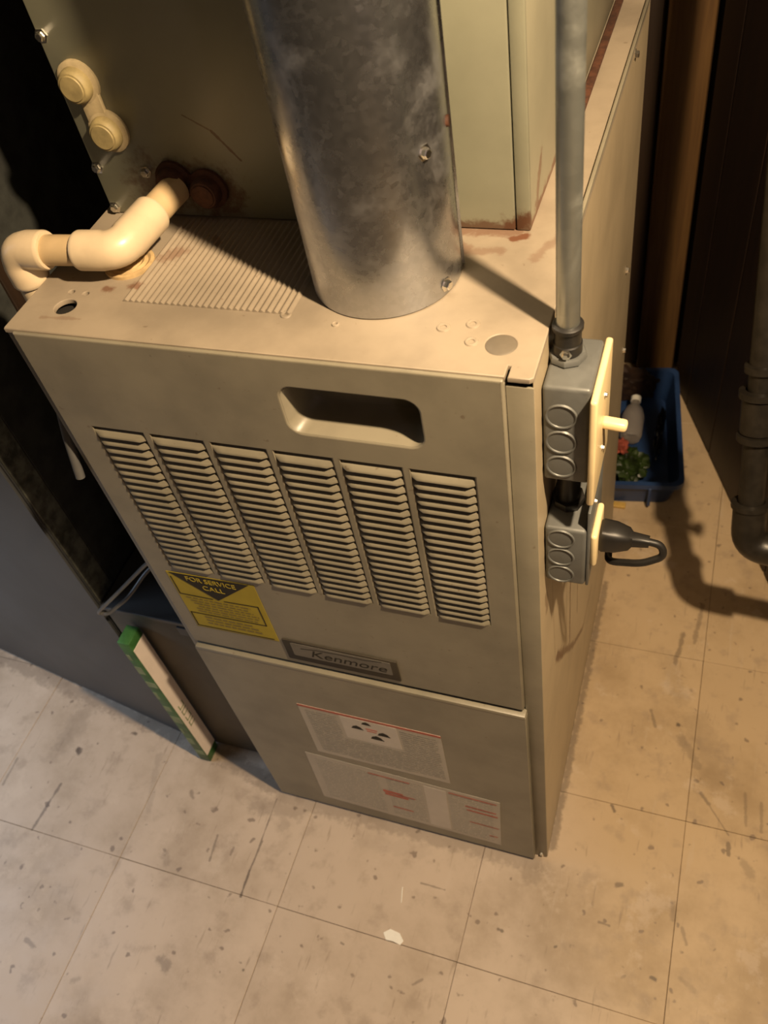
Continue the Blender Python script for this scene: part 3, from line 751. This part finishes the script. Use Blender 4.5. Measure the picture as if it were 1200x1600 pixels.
lathe('lock_nut', [(0.0105, 0), (0.0145, 0.0), (0.0150, 0.002), (0.0150, 0.007), (0.0145, 0.008), (0.0105, 0.008)], (0.0165, 0.058, 0.8200), M['black'], np_, n=8)

cd = thing('conduit', 'thin round zinc electrical conduit rising from the switch box', 'conduit')
cx_, cy_ = 0.0140, 0.060
lathe('conduit_tube', [(0, 0), (0.0089, 0), (0.0089, 1.37), (0, 1.37)], (cx_, cy_, 1.020), M['conduit'], cd, n=32)
lathe('set_screw_connector', [(0, 0), (0.0100, 0), (0.0112, 0.001), (0.0112, 0.009), (0.0104, 0.010), (0.0104, 0.022), (0.0118, 0.0225), (0.0120, 0.026), (0.0095, 0.0275), (0, 0.0275)], (cx_, cy_, 0.9962), M['black'], cd, n=28)
lathe('lock_nut', [(0, 0), (0.0140, 0), (0.0150, 0.0012), (0.0150, 0.0045), (0.0140, 0.006), (0, 0.006)], (cx_, cy_, 0.9900), M['boxmetal'], cd, n=8)
screw(cd, (cx_ + 0.0005, cy_ - 0.0110, 1.001), (0, -1, 0), 0.0032)

pg = thing('power_plug', 'black power plug with looped cord in the outlet box', 'plug')
bm = bmesh.new()
secs = [(0.0478, 0.0120, 0.0135), (0.050, 0.0132, 0.0150), (0.062, 0.0125, 0.0140), (0.074, 0.0095, 0.0100), (0.077, 0.0062, 0.0070), (0.092, 0.0050, 0.0050)]
rings = []
for x_, ry, rz in secs:
    rings.append([bm.verts.new((x_, 0.052 + ry * (abs(math.cos(t)) ** 0.6) * math.copysign(1, math.cos(t)), 0.784 + rz * (abs(math.sin(t)) ** 0.6) * math.copysign(1, math.sin(t)))) for t in [2 * PI * k / 24 for k in range(24)]])
for A_, B_ in zip(rings, rings[1:]):
    for k in range(24): bm.faces.new((A_[k], A_[(k + 1) % 24], B_[(k + 1) % 24], B_[k]))
bm.faces.new(rings[0]); bm.faces.new(rings[-1]); bmesh.ops.recalc_face_normals(bm, faces=bm.faces)
link('plug_body', finish(bm, 'plug_body', angle=40), M['black'], pg)
tube('cord', fillet([(0.090, 0.052, 0.784), (0.103, 0.053, 0.781), (0.107, 0.050, 0.768), (0.088, 0.046, 0.757), (0.056, 0.052, 0.744), (0.052, 0.100, 0.728), (0.020, 0.125, 0.705), (0.003, 0.132, 0.690)], 0.009, 6), 0.0036, M['black'], pg, 14)

# ------------------------------------------------------------------ return duct, housing, filter
rd = thing('return_duct', 'dark grey sheet metal return air duct at the left', 'duct')
DX = -0.672
th = math.atan2(0.016 - 0.129, -0.488 + 1.174)
rot = Matrix.Rotation(th, 3, 'Z')
bm = bmesh.new()
# footprint, front face slightly skewed, lower front edge curved off the floor at the left
L = 1.15
fr = Vector((DX, 0.047, 0)); dirx = Vector((-math.cos(th), -math.sin(th), 0))
A_ = fr; B_ = fr + dirx * L
foot = [A_, B_, B_ + Vector((0, 0.75, 0)), A_ + Vector((0, 0.80, 0))]
lo = [bm.verts.new((v.x, v.y, 0.004)) for v in foot]; hi_ = [bm.verts.new((v.x, v.y, 2.30)) for v in foot]
bm.faces.new(lo); bm.faces.new(hi_)
for k in range(4): bm.faces.new((lo[k], lo[(k + 1) % 4], hi_[(k + 1) % 4], hi_[k]))
bmesh.ops.recalc_face_normals(bm, faces=bm.faces)
bmesh.ops.bevel(bm, geom=list(bm.edges), offset=0.004, segments=2, affect='EDGES')
link('duct_body', finish(bm, 'duct_body'), M['duct'], rd)
box('lit_side_strip', (DX - 0.0005, 0.053, 0.446), (DX + 0.0025, 0.088, 2.28), M['ductside'], rd, 0.001, 1)  # dusty duct side, toned lighter where the furnace casts no shadow
box('painted_shade_side', (DX - 0.0005, 0.089, 0.446), (DX + 0.0020, 0.83, 2.28), M['ductshade'], rd, 0.001, 1)  # dark sheet paints in the furnace's shadow on the duct side
box('side_seam', (DX - 0.0002, 0.190, 0.446), (DX + 0.006, 0.212, 2.28), M['wallwood'], rd, 0.001, 1)
fh = thing('filter_housing', 'dark low duct housing between the return duct and the furnace', 'duct')
box('housing_body', (DX + 0.0045, 0.050, 0.004), (-0.4755, 0.62, 0.440), M['housing'], fh, 0.003, 2)
box('housing_cap', (DX + 0.004, 0.046, 0.436), (-0.4755, 0.20, 0.4445), M['duct'], fh, 0.001, 1)
box('foil_tape', (-0.545, 0.0470, 0.408), (-0.4765, 0.0498, 0.428), M['duct'], fh, 0.0005, 1)

af = thing('air_filter', 'green and white card edge of a furnace air filter stood in its slot', 'air filter')
FX0, FX1, FY0 = -0.6370, -0.6150, 0.0130
box('card_frame', (FX0, FY0, 0.003), (FX1, 0.0455, 0.4080), M['green'], af, 0.002, 2)
box('white_side', (FX1 - 0.0008, FY0 + 0.0010, 0.028), (FX1 + 0.0006, 0.0452, 0.3900), M['card'], af, 0.0004, 1)
rows = []
bm = bmesh.new()
for k in range(4):
    z0_ = 0.130 + 0.0190 * k
    add_box(bm, (FX1 + 0.0006, 0.0210, z0_), (FX1 + 0.0009, 0.0230, z0_ + 0.0135))
    add_box(bm, (FX1 + 0.0006, 0.0210, z0_), (FX1 + 0.0009, 0.0350, z0_ + 0.0022))
    if k % 2: add_box(bm, (FX1 + 0.0006, 0.0330, z0_), (FX1 + 0.0009, 0.0350, z0_ + 0.0135))
    else: add_box(bm, (FX1 + 0.0006, 0.0210, z0_ + 0.0110), (FX1 + 0.0009, 0.0350, z0_ + 0.0135))
link('faded_print', finish(bm, 'faded_print', False), M['gprint'], af)
bm = bmesh.new()
for k in range(9):
    z0_ = 0.03 + k * 0.041
    add_box(bm, (FX0 + 0.002, FY0 - 0.0003, z0_), (FX1 - 0.002 - 0.006 * (k % 3), FY0 + 0.0003, z0_ + 0.016 + 0.006 * (k % 2)))
stuffed(link('edge_print', finish(bm, 'edge_print', False), M['gprint'], af))

tag(tube('loose_wire', fillet([(-0.477, 0.035, 0.640), (-0.52, 0.040, 0.600), (-0.600, 0.034, 0.515), (-0.645, 0.026, 0.470), (-0.655, 0.030, 0.455), (-0.640, 0.032, 0.455), (-0.590, 0.042, 0.500), (-0.565, 0.070, 0.530), (-0.478, 0.100, 0.60)], 0.02, 5), 0.0028, M['wire'], None, 10),
    'pale grey wire looping out of the gap beside the furnace', 'wire')
tag(tube('drain_tube', [(-0.4840, 0.020, 0.905), (-0.4845, 0.008, 0.87), (-0.4850, -0.004, 0.822)], 0.0050, M['wire'], None, 14), 'short grey tube hanging at the left edge of the furnace', 'tube')

# ------------------------------------------------------------------ blue bin with rubbish, right rear
bn = thing('recycling_bin', 'shallow blue plastic bin on the floor behind the furnace', 'bin')
bm = bmesh.new()
def bin_loop(w, l, z, r=0.02):
    return [bm.verts.new((a, c, z)) for a, c in rrect(-w, 0 + (0.0), 0, l, r, 5)]
BW, BL, BH = 0.26, 0.34, 0.075
ls = []
for ins, z in ((0.014, 0.0), (0.0, BH - 0.012), (-0.007, BH - 0.012), (-0.007, BH), (0.003, BH), (0.016, 0.004)):
    ls.append([bm.verts.new((a, c, z)) for a, c in rrect(-BW + ins, ins, -ins, BL - ins, 0.02, 5)])
for A_, B_ in zip(ls, ls[1:]):
    n_ = len(A_)
    for k in range(n_): bm.faces.new((A_[k], A_[(k + 1) % n_], B_[(k + 1) % n_], B_[k]))
bm.faces.new(ls[0]); bm.faces.new(ls[-1]); bmesh.ops.recalc_face_normals(bm, faces=bm.faces)
link('tub', finish(bm, 'tub'), M['blue'], bn)
box('rim_rib', (-0.062, -0.0085, 0.012), (-0.056, 0.006, BH - 0.010), M['blue'], bn, 0.001, 1)
bn.location = (0.118, 0.765, 0.0); bn.rotation_euler = (0, 0, math.radians(8))

def crumple(name, loc, sc, mt, seed, amp=0.35, fr=3.0, sub=4, label='', cat=''):
    bm = bmesh.new(); bmesh.ops.create_icosphere(bm, subdivisions=sub, radius=1)
    for v in bm.verts:
        n1 = noise.fractal(v.co * fr + Vector((seed, seed * 2, 0)), 0.7, 2.1, 4)
        v.co = v.co * (1 + amp * n1)
        v.co = Vector((v.co.x * sc[0], v.co.y * sc[1], v.co.z * sc[2]))
    mn = min(v.co.z for v in bm.verts)
    for v in bm.verts: v.co.z -= mn
    o = link(name, finish(bm, name, angle=25), mt, None, loc)
    return tag(o, label, cat)
crumple('green_bag', (0.008, 0.838, 0.0050), (0.040, 0.042, 0.024), M['greenbag'], 3.1, label='crumpled dark green bag lying in the blue bin', cat='bag')
crumple('black_bag', (0.058, 0.935, 0.0070), (0.009, 0.066, 0.026), M['darkbag'], 5.7, label='black plastic bag along the right side of the blue bin', cat='bag')
crumple('brown_bag', (-0.020, 1.060, 0.0050), (0.050, 0.010, 0.046), M['brownbag'], 9.2, label='brown crumpled paper at the back of the blue bin', cat='paper')
crumple('red_wrapper', (-0.012, 0.852, 0.058), (0.015, 0.019, 0.011), M['red'], 1.4, 0.45, 2.5, 3, label='crumpled red wrapper on top of the dark green bag in the bin', cat='wrapper')
bt = thing('plastic_bottle', 'clear plastic bottle lying on the rubbish in the bin', 'bottle')
lathe('bottle_body', [(0, 0), (0.020, 0.002), (0.024, 0.010), (0.024, 0.060), (0.018, 0.080), (0.009, 0.092), (0.009, 0.100), (0, 0.100)], (0, 0, 0), M['glass'], bt, direction=(-0.02, 1, 0.20), n=24)
lathe('bottle_cap', [(0, 0), (0.011, 0), (0.011, 0.012), (0, 0.012)], Vector((-0.02, 1, 0.20)).normalized() * 0.100, M['white'], bt, direction=(-0.02, 1, 0.20), n=16)
bt.location = (0.000, 0.912, 0.033)
tag(box('wood_scrap', (-0.014, 0.742, 0.0), (0.016, 0.756, 0.007), M['woodchip'], None, 0.0015, 1), 'small yellow wood scrap on the floor before the blue bin', 'scrap')

# ------------------------------------------------------------------ gas pipe at the right edge
gp = thing('gas_pipe', 'black iron gas pipe with couplings and elbow before the brown door', 'pipe')
E_ = Vector((0.217, 0.385, 0.385)); T_ = Vector((0.187, 0.508, 0.700))
dv = (T_ - E_).normalized()
tube('riser', [E_ + dv * 0.03, T_ + dv * 1.0], 0.0175, M['iron'], gp, 28)
bm = bmesh.new(); add_tube(bm, [E_ + dv * 0.062, E_ + dv * 0.060] + fillet([E_ + dv * 0.055, E_, E_ + Vector((0.055, -0.004, 0))], 0.03, 8) + [E_ + Vector((0.060, -0.004, 0))], 0.0235, 28)
bmesh.ops.recalc_face_normals(bm, faces=bm.faces)
link('elbow', finish(bm, 'elbow'), M['iron'], gp)
tube('branch', [E_ + Vector((0.03, -0.002, 0)), E_ + Vector((0.9, -0.06, 0))], 0.0165, M['iron'], gp, 24)
for s, ln, rr in ((0.062, 0.010, 0.0265), (0.165, 0.012, 0.0265), (0.177, 0.050, 0.0235), (0.227, 0.012, 0.0280), (0.262, 0.012, 0.0235)):
    lathe('coupling', [(rr * 0.7, 0), (rr, 0.0015), (rr, ln - 0.0015), (rr * 0.7, ln)], E_ + dv * s, M['iron'], gp, direction=dv, n=28)
lathe('valve_stem', [(0.007, 0), (0.007, 0.026), (0.011, 0.027), (0.011, 0.038), (0, 0.038)], E_ + dv * 0.150, M['iron'], gp, direction=(1, -0.1, 0.05), n=16)

# ------------------------------------------------------------------ scraps on the floor
def scrap(name, pts, z, mt, label, cat):
    me = plate_mesh(pts, [], 0.0006, 0.0); me.name = name
    me.transform(Matrix.Translation((0, 0, z)))
    return tag(link(name, me, mt), label, cat)
scrap('paper_scrap', [(-0.221, -0.176), (-0.212, -0.168), (-0.196, -0.170), (-0.187, -0.179), (-0.190, -0.186), (-0.203, -0.184), (-0.214, -0.185)], 0.0006, M['white'], 'small torn white scrap on the floor tile before the furnace', 'scrap')
scrap('thread_scrap', [(-0.2125, -0.103), (-0.2112, -0.1025), (-0.2062, -0.126), (-0.2075, -0.1265)], 0.0006, M['white'], 'thin pale sliver on the floor between furnace and white scrap', 'scrap')

# put every thing's empty at its base
for root, loc in ((fu, (-0.237, 0.33, 0)), (fl, (-0.148, 0.115, H)), (ec, (-0.25, 0.42, H)), (dp, (-0.43, 0.08, 1.03)), (sb, (0.0, 0.055, 0.884)),
                  (ob_, (0.0, 0.055, 0.736)), (np_, (0.0165, 0.058, 0.819)), (cd, (cx_, cy_, 0.99)), (pg, (0.048, 0.052, 0.77)),
                  (rd, (-1.2, 0.5, 0)), (fh, (-0.57, 0.33, 0)), (af, (-0.631, 0.033, 0)), (gp, tuple(E_))):
    set_origin(root, loc)
